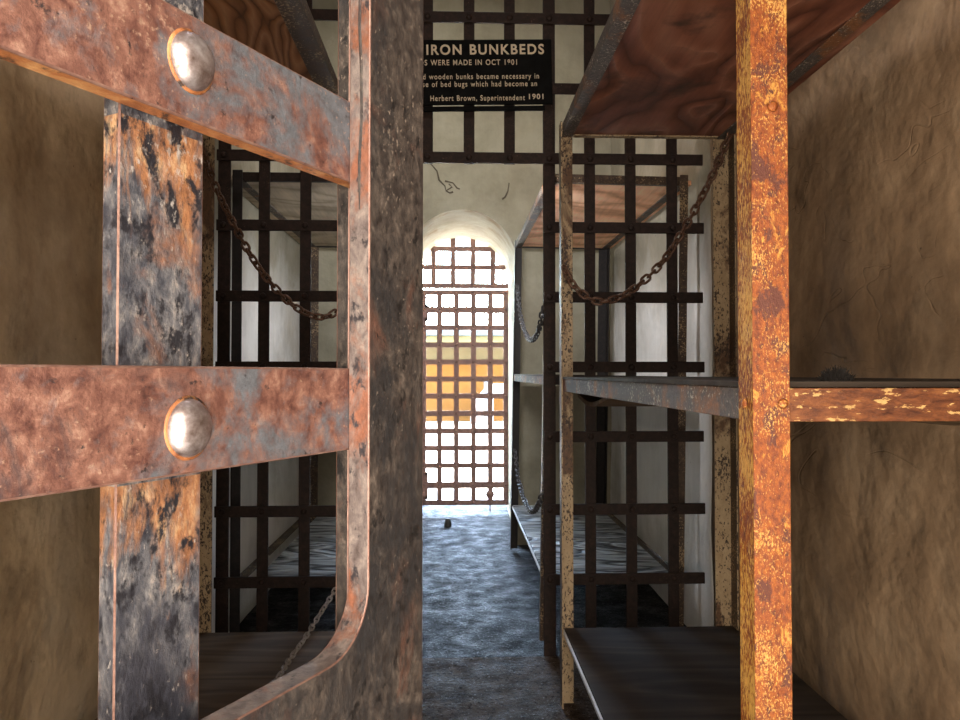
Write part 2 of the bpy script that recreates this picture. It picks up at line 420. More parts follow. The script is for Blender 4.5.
def tube(bm, pts, r, seg=6, closed=False):
    pts = [Vector(p) for p in pts]
    n = len(pts)
    rings = []
    up = Vector((0.13, 0.21, 0.97)).normalized()
    for i, p in enumerate(pts):
        a = pts[(i - 1) % n] if closed or i > 0 else p
        b = pts[(i + 1) % n] if closed or i < n - 1 else p
        t = (b - a).normalized()
        s = t.cross(up)
        if s.length < 0.05:
            s = t.cross(Vector((1, 0, 0)))
        s.normalize()
        w = s.cross(t)
        rr = r[i] if isinstance(r, list) else r
        rings.append([bm.verts.new(p + (s * math.cos(2 * PI * j / seg) + w * math.sin(2 * PI * j / seg)) * rr) for j in range(seg)])
    m = n if closed else n - 1
    for i in range(m):
        A, B = rings[i], rings[(i + 1) % n]
        for j in range(seg):
            bm.faces.new((A[j], A[(j + 1) % seg], B[(j + 1) % seg], B[j]))
    if not closed:
        bm.faces.new(rings[0])
        bm.faces.new(rings[-1])


def dome(bm, c, axis, r, h, seg=20, rings=6, squash=1.0, ecc=0.0):
    """rivet head: flattened dome with base disc at c, rising along axis ('-y','y','x','-x')"""
    d = {'-y': Vector((0, -1, 0)), 'y': Vector((0, 1, 0)), 'x': Vector((1, 0, 0)), '-x': Vector((-1, 0, 0))}[axis]
    u = Vector((0, 0, 1))
    s = d.cross(u)
    c = Vector(c)
    prev = None
    for i in range(rings):
        a = (PI / 2) * i / rings
        rr, hh = r * math.cos(a), h * math.sin(a)
        ring = [bm.verts.new(c + d * hh + (s * math.cos(2 * PI * j / seg) + u * math.sin(2 * PI * j / seg) * squash) * rr) for j in range(seg)]
        if prev:
            for j in range(seg):
                bm.faces.new((prev[j], prev[(j + 1) % seg], ring[(j + 1) % seg], ring[j]))
        else:
            bm.faces.new(ring)
        prev = ring
    top = bm.verts.new(c + d * h)
    for j in range(seg):
        bm.faces.new((prev[j], prev[(j + 1) % seg], top))


def thing(name, label, cat, loc=(0, 0, 0), rz=0.0, group=None):
    o = bpy.data.objects.new(name, None)
    o.empty_display_size = 0.1
    COL.objects.link(o)
    o.location = loc
    o.rotation_euler = (0, 0, rz)
    o['label'] = label
    o['category'] = cat
    if group:
        o['group'] = group
    return o


def tag(o, label, cat, group=None):
    o['label'] = label
    o['category'] = cat
    if group:
        o['group'] = group
    return o


def structure(o):
    o['kind'] = 'structure'
    return o


def rel(bm, root):
    """move world-space mesh into the local frame of a root that has only a location"""
    bmesh.ops.translate(bm, verts=bm.verts[:], vec=-Vector(root.location))
    return bm


def lump(p, a=1.0):
    from mathutils import noise
    return a * (noise.noise(p * 1.3) * 0.7 + noise.noise(p * 3.1 + Vector((9, 2, 4))) * 0.3)


# ------------------------------------------------------------------ the setting
XL, XR, YF, YP, YB, ZC = -1.22, 1.315, -0.40, 3.63, 6.0, 4.75


def wall_grid(name, mat, org, du, dv, nu, nv, nrm, amp, thick):
    """undulating plaster wall: front sheet of displaced quads plus back sheet"""
    bm = bmesh.new()
    org, du, dv, nrm = Vector(org), Vector(du), Vector(dv), Vector(nrm)
    front = []
    for j in range(nv + 1):
        row = []
        for i in range(nu + 1):
            p = org + du * (i / nu) + dv * (j / nv)
            row.append(bm.verts.new(p + nrm * lump(p, amp)))
        front.append(row)
    for j in range(nv):
        for i in range(nu):
            bm.faces.new((front[j][i], front[j][i + 1], front[j + 1][i + 1], front[j + 1][i]))
    # closed back
    bk = [bm.verts.new(org + du * a + dv * b - nrm * thick) for a, b in ((0, 0), (1, 0), (1, 1), (0, 1))]
    bm.faces.new(bk)
    edges = [(front[0], bk[0], bk[1]), ([r[-1] for r in front], bk[1], bk[2]), (front[-1][::-1], bk[2], bk[3]), ([r[0] for r in front][::-1], bk[3], bk[0])]
    for e, a, b in edges:
        bm.faces.new(e + [b, a])
    return structure(new_obj(name, bm, mat, smooth=True))


wall_grid('wall_right', 'pl_right', (XR, YF - 0.9, -0.05), (0, YP - YF + 0.9, 0), (0, 0, ZC + 0.2), 100, 96, (-1, 0, 0), 0.028, 0.5)
wall_grid('wall_left', 'pl_left', (XL, YF - 0.9, -0.05), (0, YP - YF + 0.9, 0), (0, 0, ZC + 0.2), 100, 96, (1, 0, 0), 0.022, 0.5)
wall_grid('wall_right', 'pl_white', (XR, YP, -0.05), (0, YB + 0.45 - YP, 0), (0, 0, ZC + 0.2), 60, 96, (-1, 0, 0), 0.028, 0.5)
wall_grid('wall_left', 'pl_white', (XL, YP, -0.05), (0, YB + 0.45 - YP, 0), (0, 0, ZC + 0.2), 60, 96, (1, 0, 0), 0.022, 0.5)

# floor: near cell slab, far cell slab, slab of the passage
bm = bmesh.new()
box(bm, XL - 0.3, XR + 0.3, YF - 0.9, YP + 0.01, -0.2, 0.0)
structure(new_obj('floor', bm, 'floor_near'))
bm = bmesh.new()
box(bm, XL - 0.3, XR + 0.3, YP + 0.01, 7.9, -0.2, 0.0)
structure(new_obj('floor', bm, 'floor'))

# ceiling with an air vent over each cell
bm = bmesh.new()
VX0, VX1 = -0.35, 0.45
vents = [(0.9, 1.7), (4.4, 5.2)]
ys = [YF - 0.9] + [v for p in vents for v in p] + [7.9]
for i in range(0, len(ys), 2):
    box(bm, XL - 0.5, XR + 0.5, ys[i], ys[i + 1], ZC, ZC + 1.7)
for a, b in vents:
    box(bm, XL - 0.5, VX0, a, b, ZC, ZC + 1.7)
    box(bm, VX1, XR + 0.5, a, b, ZC, ZC + 1.7)
structure(new_obj('ceiling', bm, 'pl_back'))


def arch_outline(cx, hw, zs, ztop, n=24, z0=0.0):
    pts = [(cx + hw, z0), (cx + hw, zs)]
    for i in range(1, n):
        a = PI * i / n
        pts.append((cx + hw * math.cos(a), zs + (ztop - zs) * math.sin(a)))
    pts += [(cx - hw, zs), (cx - hw, z0)]
    return pts


def arched_wall(name, mats, ya, yb, inner_a, inner_b, x0, x1, z1, steps=7):
    """wall slab between ya (room face) and yb with an arched passage; slot 1 lines the passage"""
    from mathutils import noise
    bm = bmesh.new()
    n = len(inner_a)
    outer = []
    for (x, z) in inner_a:
        outer.append((x, z))
    for y, inn in ((ya, inner_a), (yb, inner_b)):
        iv = [bm.verts.new((x, y, z)) for x, z in inn]
        # right pier, left pier, and lintel fan
        cr, cl = bm.verts.new((x1, y, inn[0][1])), bm.verts.new((x0, y, inn[-1][1]))
        tr, tl = bm.verts.new((x1, y, z1)), bm.verts.new((x0, y, z1))
        mid = n // 2
        top = bm.verts.new((inn[mid][0], y, z1))
        bm.faces.new([cr, iv[0], iv[1]])
        bm.faces.new([cr, iv[1], tr])
        for i in range(1, mid):
            bm.faces.new([tr if i < mid * 0.6 else top, iv[i], iv[i + 1]])
        bm.faces.new([tr, iv[[i for i in range(1, mid) if i >= mid * 0.6][0]], top])
        for i in range(mid, n - 2):
            bm.faces.new([top if i < n - mid * 0.6 else tl, iv[i], iv[i + 1]])
        bm.faces.new([top, iv[[i for i in range(mid, n - 2) if i >= n - mid * 0.6][0]], tl])
        bm.faces.new([tl, iv[n - 2], cl])
        bm.faces.new([cl, iv[n - 2], iv[n - 1]])
    # passage lining, subdivided and slightly lumpy
    rows = []
    for s in range(steps + 1):
        t = s / steps
        row = []
        for (xa, za), (xb, zb) in zip(inner_a, inner_b):
            p = Vector((xa + (xb - xa) * t, ya + (yb - ya) * t, za + (zb - za) * t))
            if 0 < s < steps:
                w = 0.014 * noise.noise(p * 4)
                c = Vector(((inner_a[0][0] + inner_a[-1][0]) / 2, p.y, 2.0))
                p = p + (p - c).normalized() * w * (1 if za > 0.3 else 0)
            row.append(bm.verts.new(p))
        rows.append(row)
    for s in range(steps):
        for i in range(n - 1):
            f = bm.faces.new((rows[s][i], rows[s][i + 1], rows[s + 1][i + 1], rows[s + 1][i]))
            f.material_index = 1
            f.smooth = True
    return structure(new_obj(name, bm, mats))


def wall_slab_caps(bm, x0, x1, ya, yb, z1):
    pass


ARCH_A = arch_outline(0.067, 0.458, 2.34, 2.795)
ARCH_B = arch_outline(0.082, 0.492, 2.34, 2.84)
wall_back = arched_wall('wall_back', ['pl_back', 'pl_arch'], YB, 7.9, ARCH_A, ARCH_B, XL - 0.3, XR + 0.3, ZC + 0.1)
FRONT_A = arch_outline(-0.05, 0.56, 1.95, 2.35)
wall_front = arched_wall('wall_front', ['pl_left', 'pl_left'], YF, YF - 0.9, FRONT_A, FRONT_A, XL - 0.3, XR + 0.3, ZC + 0.1)

# cracks in the plaster over the arch
cr = [[(430, 163), (437, 171), (439, 180), (445, 186), (446, 191), (452, 187), (449, 184)],
      [(445, 181), (453, 183), (457, 188), (460, 189)], [(446, 191), (450, 193), (453, 192)],
      [(509, 183), (508, 191), (505, 197), (502, 199)], [(424, 161), (430, 163)]]
for ln in cr:
    bm = bmesh.new()
    tube(bm, [at(x, y, YB - 0.001) for x, y in ln], [0.005 + 0.005 * random.random() for _ in ln], 5)
    o = new_obj('crack', bm, 'crack', wall_back)

# ground outside, before and behind
bm = bmesh.new()
box(bm, -60, 60, 7.9, 120, -0.3, -0.02)
structure(new_obj('ground', bm, 'sand'))
bm = bmesh.new()
box(bm, -6.4, 6.4, -4.6, YF - 0.9, -0.3, -0.02)
structure(new_obj('ground', bm, 'floor'))

# the roofed stone corridor onto which the cell opens, behind the camera
bm = bmesh.new()
box(bm, -6, 6, -4.6, -4.2, -0.3, 3.6)
structure(new_obj('wall_corridor', bm, 'pl_left'))
bm = bmesh.new()
box(bm, -6, 6, -4.6, YF - 0.9, 3.6, 4.0)
structure(new_obj('ceiling', bm, 'pl_left'))
for x in (-6.4, 6.0):
    bm = bmesh.new()
    box(bm, x, x + 0.4, -4.6, YF - 0.9, -0.3, 4.0)
    structure(new_obj('wall_corridor', bm, 'pl_left'))
for x0, x1 in ((-6.0, XL - 0.3), (XR + 0.3, 6.0)):
    bm = bmesh.new()
    box(bm, x0, x1, YF - 0.9, YF - 0.6, -0.3, 4.0)
    structure(new_obj('wall_corridor', bm, 'pl_left'))

# ------------------------------------------------------------------ gate in the foreground
GA = math.radians(60.8)
gd = Vector((math.cos(GA), math.sin(GA), 0))
GP = Vector((-0.13461, 0.37363, 0))
S0 = 0.905
gate = thing('lattice_gate', 'open rusty strap-iron gate with two large domed rivets filling the left foreground', 'gate', GP - gd * S0, GA)


def gbox(s0, s1, o0, o1, z0, z1, name, mats, bw=0.0018, parent=gate, edge=True):
    bm = bmesh.new()
    box(bm, s0 + S0, s1 + S0, o0, o1, z0, z1)
    for f in bm.faces:                      # narrow faces carry the edge rust
        nz = f.normal
    bm.normal_update()
    if edge and len(mats) > 2:
        for f in bm.faces:
            if abs(f.normal.y) < 0.5:
                f.material_index = 2
    bevel(bm, bw, 2, 1)
    return new_obj(name, bm, mats, parent)


ROWS = [1.3965, 1.5775, 1.7575, 1.9375, 2.1175, 0.30, 0.48, 0.66, 0.84, 1.02]
COLS = [-0.007, -0.178, -0.349, -0.520, -0.691]
for ci, s in enumerate(COLS):
    gbox(s - 0.0255, s + 0.0255, 0.0125, 0.0245, 0.06, 2.25, 'vertical_strap', ['upright', 'worn'], 0.0008)
gbox(0.148, 0.196, 0.0125, 0.0245, 0.05, 2.26, 'vertical_strap', ['frame', 'worn'], 0.0015)
for z in ROWS:
    hs = gbox(-0.86, 0.150, 0.0, 0.012, z - 0.0275, z + 0.0275, 'horizontal_strap', ['strap', 'worn', 'strap_edge'], 0.0012)
    for s in COLS[:1] if z in ROWS[:2] else COLS:
        bm = bmesh.new()
        dome(bm, (s + S0 + 0.006, 0.0005, z + (0.003 if z == ROWS[1] else -0.004)), '-y', 0.0135, 0.0095, 28, 8, 1.12)
        rv = new_obj('rivet', bm, 'rivet', hs, True)
        bm = bmesh.new()
        dome(bm, (s + S0 + 0.006, 0.0003, z + (0.003 if z == ROWS[1] else -0.004)), '-y', 0.0152, 0.0024, 28, 4, 1.12)
        new_obj('rust_ring', bm, 'strap_edge', rv, True)
    if z in ROWS[:2]:
        for s in COLS[1:]:
            bm = bmesh.new()
            dome(bm, (s + S0, 0.0005, z), '-y', 0.0135, 0.0095, 20, 6, 1.1)
            new_obj('rivet', bm, 'rivet', hs, True)


def rrect(cv, x0, x1, y0, y1, r, n=8):
    pts = []
    for cx, cy, a0 in ((x1 - r, y1 - r, 0), (x0 + r, y1 - r, PI / 2), (x0 + r, y0 + r, PI), (x1 - r, y0 + r, 1.5 * PI)):
        for i in range(n + 1):
            a = a0 + PI / 2 * i / n
            pts.append((cx + r * math.cos(a), cy + r * math.sin(a)))
    sp = cv.splines.new('POLY')
    sp.points.add(len(pts) - 1)
    for p, q in zip(sp.points, pts):
        p.co = (q[0], q[1], 0, 1)
    sp.use_cyclic_u = True


cv = bpy.data.curves.new('gate_frame_outline', 'CURVE')
cv.dimensions = '2D'
cv.fill_mode = 'BOTH'
cv.extrude = 0.0085 - 0.0009
cv.bevel_depth = 0.0009
cv.bevel_resolution = 1
cv.offset = -0.0009
rrect(cv, 0.0, 0.1985 + S0, 0.03, 2.28, 0.012, 4)
rrect(cv, 0.07, 0.1305 + S0, 1.242, 2.20, 0.040, 10)
rrect(cv, 0.07, 0.1305 + S0, 0.12, 1.12, 0.040, 10)
tmp = bpy.data.objects.new('tmp', cv)
COL.objects.link(tmp)
bpy.context.view_layer.update()
me = bpy.data.meshes.new_from_object(tmp.evaluated_get(bpy.context.evaluated_depsgraph_get()))
bpy.data.objects.remove(tmp)
me.transform(Matrix.Translation((0, -0.0086, 0)) @ Matrix.Rotation(PI / 2, 4, 'X'))
me.name = 'frame'
me.materials.clear()
for mname in ('frame', 'worn', 'frame_side'):
    me.materials.append(MAT[mname])
me.update()
for p in me.polygons:
    ny = abs(p.normal.y)
    p.material_index = 0 if ny > 0.97 else (1 if ny > 0.12 else 2)
    p.use_smooth = ny <= 0.97 and False
fr = bpy.data.objects.new('frame', me)
COL.objects.link(fr)
fr.parent = gate
# forge-weld seam down the inner edge of the frame
bm = bmesh.new()
sx = 0.1306 + S0
pts = [(sx, -0.0095 + 0.0012 * math.sin(i * 1.7), 2.15 - i * 0.031) for i in range(21)]
tube(bm, pts, [0.0012] * 20 + [0.0005], 6)
new_obj('weld_seam', bm, 'frame', fr)
for z in (0.45, 1.18, 1.95):
    bm = bmesh.new()
    tube(bm, [(-0.012, 0.0, z - 0.06), (-0.012, 0.0, z + 0.06)], 0.016, 14)
    box(bm, -0.045, 0.0, -0.006, 0.006, z - 0.03, z + 0.03)
    new_obj('hinge', bm, 'frame', gate)


# ------------------------------------------------------------------ lattice partition
PX = [-1.150, -0.952, -0.746, -0.543, -0.339, -0.135, 0.076, 0.282, 0.484, 0.692, 0.901, 1.1155]
PZ = [3.59, 3.232, 2.873, 2.515, 2.164, 1.809, 1.455, 1.103, 0.737, 0.387]
part_ = thing('lattice_partition', 'dark riveted strap-iron lattice dividing the cell, with a doorway in its middle', 'partition', (0, YP, 0))
BW = 0.0275
for i, x in enumerate(PX):
    door_col = i in (5, 6, 7)
    bm = bmesh.new()
    w = 0.031 if i in (0, 4, 8) else BW
    box(bm, x - w, x + w, 0.008, 0.02, 2.487 if door_col else 0.0, 4.74)
    bevel(bm, 0.0015)
    new_obj('vertical_bar', bm, 'brown_iron', part_)
    if i in (4, 8):
        s = -1 if i == 8 else 1
        bm = bmesh.new()
        box(bm, x + s * -0.030, x + s * -0.022, 0.0205, 0.07, 0.0, 2.515)
        new_obj('door_jamb', bm, 'dark_iron', part_)
for z in PZ:
    segs = [(-1.185, 1.272)] if z > 2.5 else [(-1.185, -0.309), (0.454, 1.272 + 0.006 * math.sin(z * 9))]
    for a, b in segs:
        bm = bmesh.new()
        box(bm, a, b, -0.006, 0.0075, z - BW, z + BW)
        bevel(bm, 0.0015)
        hb = new_obj('horizontal_bar', bm, 'brown_iron', part_)
        if z < 3.5:
            for i, x in enumerate(PX):
                if a < x < b:
                    bm = bmesh.new()
                    dome(bm, (x, -0.0055, z), '-y', 0.017, 0.011, 10, 3)
                    new_obj('rivet', bm, 'brown_iron', hb, True)

# ------------------------------------------------------------------ bunks
TH = 0.006


def angle_post(x, y, sx, sy, w, h, mats, z0=0.0):
    """corner at (x,y); one flange along x (sx), one along y (sy)"""
    bm = bmesh.new()
    pts = [(x, y), (x + sx * w, y), (x + sx * w, y + sy * TH), (x + sx * TH, y + sy * TH), (x + sx * TH, y + sy * w), (x, y + sy * w)]
    prism(bm, pts, 'z', z0, h)
    bm.normal_update()
    if len(mats) > 1:
        for f in bm.faces:
            if abs(f.normal.x) > 0.5:
                f.material_index = 1
    bevel(bm, 0.0012)
    return bm


def bunk(label, xa, xw, y0, y1, zt, zm, zb, m, boards, post_w=0.058, rail_h=0.052, far_w=0.058, top_h=0.045, bolts=True, mid=True, wall_far=0.075, board_wall=0.03, bot_wall=None, bot_h=0.013, sag=True, top_fl=0.05):
    s = 1 if xw > xa else -1
    root = thing('bunk_bed', label, 'bunk bed', ((xa + xw) / 2, (y0 + y1) / 2, 0), 0, 'three-tier iron bunk beds')
    for (x, y, sx, sy, w, mm) in ((xa, y0, s, 1, post_w, m['near']), (xa, y1, s, -1, far_w, m['far']), (xw, y0, -s, 1, post_w, m['near']), (xw, y1, -s, -1, wall_far, m['far'])):
        bm = angle_post(x, y, sx, sy, w, zt + 0.055, mm)
        po = new_obj('post', rel(bm, root), mm, root)
        if bolts and y == y0:
            for zz in (zm + 0.028, zt - 0.62 if x == xa else zt - 0.6):
                bm = bmesh.new()
                dome(bm, (x + sx * w * (0.80 if zz < 1.6 else 0.58), y - 0.0005, zz), '-y', 0.0085, 0.005, 12, 4)
                new_obj('bolt', rel(bm, root), m['near'][0], po, True)
            bm = bmesh.new()
            dome(bm, (x - sx * 0.0005, y + w * 0.55, zm + 0.028), '-x' if sx > 0 else 'x', 0.0085, 0.005, 12, 4)
            new_obj('bolt', rel(bm, root), m['near'][0], po, True)
    for tier, z, h in (('top', zt, top_h), ('mid', zm, rail_h), ('bot', zb, bot_h)):
        g = TH + 0.001
        fl = top_fl if tier == 'top' else 0.05
        ya_, yb_ = y0 + g, y1 - g
        # side rails: angle iron, vertical flange outside, horizontal flange inward (bottom)
        for x, ss in ((xa + s * g, s), (xw - s * g, -s)):
            bm = bmesh.new()
            pts = [(x, z), (x + ss * fl, z), (x + ss * fl, z + TH), (x + ss * TH, z + TH), (x + ss * TH, z + h), (x, z + h)]
            prism(bm, pts, 'y', ya_, yb_)
            bevel(bm, 0.001)
            new_obj('side_rail', rel(bm, root), 'speckled' if (tier == 'bot' and ss != s) else m['rail_' + tier], root)
        # end rails
        for y, ss, key in ((y0 + g, 1, 'near'), (y1 - g, -1, 'far')):
            hh = h
            bm = bmesh.new()
            xs = sorted((xa + s * (fl + 0.012), xw - s * (fl + 0.012)))
            if key == 'near':
                xs = sorted((xa + s * (TH * 2 + 0.003), xw - s * (TH * 2 + 0.003)))
            pts = [(y, z), (y + ss * 0.03, z), (y + ss * 0.03, z + TH), (y + ss * TH, z + TH), (y + ss * TH, z + hh), (y, z + hh)]
            prism(bm, pts, 'x', xs[0], xs[1])
            bevel(bm, 0.001)
            new_obj('end_rail', rel(bm, root), m['end_' + key + '_' + tier], root)
        # board
        xs = sorted((xa + s * 0.018, xw + s * board_wall))
        if tier == 'top':
            z0_, z1_ = z + TH + 0.001, z + TH + 0.024
        elif tier == 'mid':
            z0_, z1_ = z + h + 0.001, z + h + 0.010
        else:
            z0_, z1_ = z + TH + 0.001, z + max(h - 0.002, TH + 0.012)
        bm = bmesh.new()
        if tier == 'bot' and bot_wall is not None:
            xs = sorted((xa + s * 0.018, xw + s * bot_wall))
        if tier == 'mid':
            xs = sorted((xa + s * 0.004, xw + s * board_wall))
        box(bm, xs[0], xs[1], y0 + 0.02, y1 - 0.02, z0_, z1_)
        bo = new_obj('bed_board', rel(bm, root), boards[tier], root)
        if tier == 'mid' and sag:
            # warped plank drooping out below the rails
            bm = bmesh.new()
            nx, ny = 14, 40
            X0, X1 = xa + s * 0.060, xw - s * 0.060
            Y0, Y1 = y0 + 0.045, y1 - 0.12
            lay = []
            for dz in (0.0, 0.016):
                rows = []
                for j in range(ny + 1):
                    y = Y0 + (Y1 - Y0) * j / ny
                    r_ = []
                    for i in range(nx + 1):
                        x = X0 + (X1 - X0) * i / nx
                        u = abs(x - xa) / abs(xw - xa)
                        drop = 0.060 * math.exp(-((y - (y1 - 0.38)) / 0.34) ** 2) + 0.040 * min(1, max(0, (u - 0.2) / 0.5)) * math.exp(-((y - y0 - 0.35) / 0.3) ** 2)
                        r_.append(bm.verts.new((x, y, z + 0.010 - drop + dz)))
                    rows.append(r_)
                lay.append(rows)
            for rows in lay:
                for j in range(ny):
                    for i in range(nx):
                        bm.faces.new((rows[j][i], rows[j][i + 1], rows[j + 1][i + 1], rows[j + 1][i]))
            A, B = lay
            for j in range(ny):
                for i in (0, nx):
                    bm.faces.new((A[j][i], A[j + 1][i], B[j + 1][i], B[j][i]))
            for i in range(nx):
                for j in (0, ny):
                    bm.faces.new((A[j][i], A[j][i + 1], B[j][i + 1], B[j][i]))
            new_obj('bed_board', rel(bm, root), 'wood_brown', root)
    return root


mr = dict(near=['post_rust', 'post_flaky'], far=['tan_paint', 'speckled'],
          rail_top='rail_grey', rail_mid='rail_grey', rail_bot='rail_worn',
          end_near_top='rail_chip', end_near_mid='rail_chip', end_near_bot='rail_chip',
          end_far_top='tan_paint', end_far_mid='speckled', end_far_bot='speckled')
b_nr = bunk('orange-rusted iron bunk bed in front of the lattice, along the right wall', 0.460, 1.216, 1.094, 3.13, 2.455, 1.346, 0.308, mr,
            dict(top='wood_red', mid='wood_dark', bot='wood_dark'))
ml = dict(mr)
ml.update(near=['tan_paint', 'speckled'], end_near_mid='speckled', end_near_top='speckled', rail_top='speckled')
b_nl = bunk('iron bunk bed behind the open gate, in front of the lattice along the left wall', -0.420, -1.105, 1.05, 3.13, 2.455, 1.346, 0.308, ml,
            dict(top='wood_knot', mid='wood_brown', bot='wood_brown'), far_w=0.05, top_fl=0.072)
m2 = dict(near=['speckled', 'speckled'], far=['dark_iron', 'dark_iron'], rail_top='rail_grey', rail_mid='rail_grey', rail_bot='rail_worn',
          end_near_top='speckled', end_near_mid='dark_iron', end_near_bot='speckled', end_far_top='dark_iron', end_far_mid='dark_iron', end_far_bot='dark_iron')
b_fr = bunk('dark iron bunk bed with peach board behind the lattice, right of the arch', 0.452, 1.215, 3.80, 5.82, 2.425, 1.345, 0.330, m2,
            dict(top='wood_orange', mid='wood_dark', bot='wood_grey'), post_w=0.045, far_w=0.06, rail_h=0.045, bolts=False, sag=False, board_wall=0.022, bot_wall=-0.065)
b_fr.rotation_euler = (0, 0.016, 0)          # this bunk leans towards the wall
b_fr.location.z = 0.0125
m3 = dict(m2)
m3.update(near=['dark_iron', 'dark_iron'], far=['speckled', 'speckled'], end_near_top='brown_iron')
b_fl = bunk('dark iron bunk bed with pale board behind the lattice, along the left wall', -0.420, -1.160, 3.80, 5.82, 2.435, 1.345, 0.330, m3,
            dict(top='wood_pale', mid='wood_dark', bot='wood_grey'), post_w=0.052, far_w=0.06, rail_h=0.045, bolts=False, sag=False, board_wall=0.048, bot_wall=-0.13)


# ------------------------------------------------------------------ chains
def link_mesh(L, W, r, name, mat):
    bm = bmesh.new()
    pts = []
    n = 6
    hl, hw = L / 2 - W / 2, W / 2
    for i in range(n + 1):
        a = -PI / 2 + PI * i / n
        pts.append((hl + hw * math.cos(a), hw * math.sin(a), 0))
    for i in range(n + 1):
        a = PI / 2 + PI * i / n
        pts.append((-hl + hw * math.cos(a), hw * math.sin(a), 0))
    tube(bm, pts, r, 6, True)
    me = bpy.data.meshes.new(name)
    bmesh.ops.recalc_face_normals(bm, faces=bm.faces)
    bm.to_mesh(me)
    bm.free()
    me.materials.append(MAT[mat])
    for p in me.polygons:
        p.use_smooth = True
    return me


def chain(label, pts, L, W, r, mat, twist=90.0, group=None):
    pts = [Vector(p) for p in pts]
    # Catmull-Rom resample
    fine = []
    for i in range(len(pts) - 1):
        p0, p1, p2, p3 = pts[max(0, i - 1)], pts[i], pts[i + 1], pts[min(len(pts) - 1, i + 2)]
        for k_ in range(16):
            t = k_ / 16
            fine.append(0.5 * ((2 * p1) + (p2 - p0) * t + (2 * p0 - 5 * p1 + 4 * p2 - p3) * t * t + (3 * p1 - p0 - 3 * p2 + p3) * t ** 3))
    fine.append(pts[-1])
    step = L - 2.0 * r
    root = thing('chain', label, 'chain', pts[-1], 0, group)
    me = link_mesh(L, W, r, 'link', mat)
    acc, nxt, idx = 0.0, step / 2, 0
    for i in range(len(fine) - 1):
        d = (fine[i + 1] - fine[i])
        while acc + d.length >= nxt and d.length > 1e-9:
            p = fine[i] + d * ((nxt - acc) / d.length)
            t = d.normalized()
            side = t.cross(Vector((0, 0, 1)))
            if side.length < 0.05:
                side = Vector((1, 0, 0))
            side.normalize()
            up = side.cross(t)
            a = math.radians(twist * idx + 40)
            y = side * math.cos(a) + up * math.sin(a)
            z = t.cross(y)
            mt = Matrix((t, y, z)).transposed().to_4x4()
            mt.translation = p - pts[-1]
            o = bpy.data.objects.new('link', me)
            COL.objects.link(o)
            o.parent = root
            o.matrix_local = mt
            nxt += step
            idx += 1
        acc += d.length
    return root


rp = [(736, 122), (727, 141), (713, 174), (700, 200), (684, 229), (667, 256), (649, 276), (629, 292), (611, 300), (596, 301), (583, 294), (572, 283), (565, 270)]
chain('rusty chain draped across the far end of the right front bunk', [at(x, y, 3.035 + 0.045 * i / 12) for i, (x, y) in enumerate(rp)], 0.045, 0.027, 0.0058, 'chain', 80, 'bunk chains')
lp = [(202, 148), (209, 170), (222, 201), (238, 232), (253, 259), (270, 282), (288, 301), (304, 312), (320, 317), (334, 313), (346, 300), (356, 284), (363, 268)]
chain('rusty chain draped across the far end of the left front bunk', [at(x, y, 3.035 + 0.045 * i / 12) for i, (x, y) in enumerate(lp)], 0.042, 0.025, 0.0055, 'chain', 80, 'bunk chains')
dl = [(356, 548, 3.03), (345, 571, 2.99), (335, 590, 2.94), (320, 614, 2.85), (305, 638, 2.75), (290, 659, 2.65), (276, 680, 2.52)]
pl_ = [at(*p) for p in dl]
pb = pl_[-1]
pl_ += [Vector((pb.x - 0.05, pb.y - 0.10, 0.338)), Vector((pb.x - 0.09, pb.y - 0.2, 0.338))]
chain('small dark chain trailing down onto the lowest board of the left front bunk', pl_, 0.027, 0.016, 0.0034, 'chain_light', 80, 'bunk chains')
up_ = [(517, 285), (519, 305), (522, 322), (527, 336), (532, 340), (537, 334), (541, 322), (543, 306)]
chain('thin chain looped below the top tier of the bunk beside the arch', [at_x(x, y, 0.443) for x, y in up_], 0.042, 0.024, 0.005, 'chain_dark', 80, 'bunk chains')
lo_ = [(515, 450), (518, 476), (523, 496), (529, 509), (534, 511), (539, 504), (541.5, 494)]
chain('thin chain looped low beside the grey boards of the bunk near the arch', [at_x(x, y, 0.443) for x, y in lo_], 0.042, 0.024, 0.005, 'chain_dark', 80, 'bunk chains')

# ------------------------------------------------------------------ black fibre tuft on the middle bunk
bm = bmesh.new()
c0 = at(836, 383, 1.20)
c0.z = 1.346 + 0.052 + 0.010
for i in range(700):
    a, rr = random.random() * 2 * PI, 0.026 * math.sqrt(random.random())
    b0 = Vector((rr * math.cos(a), rr * 0.7 * math.sin(a), 0))
    h = (0.007 + 0.021 * random.random()) * (1.05 - (rr / 0.028) ** 2)
    tip = b0 + Vector((math.cos(a) * 0.008 * random.random() + random.uniform(-.005, .005), random.uniform(-.006, .006), h))
    midp = (b0 + tip) / 2 + Vector((random.uniform(-.002, .002), 0, 0.002))
    tube(bm, [b0, midp, tip], [0.0010, 0.0008, 0.0003], 3)
tf = new_obj('fibre_tuft', bm, 'tuft')
tf.location = c0
tag(tf, 'small black fuzzy tuft lying on the middle tier of the orange-rusted bunk', 'tuft')

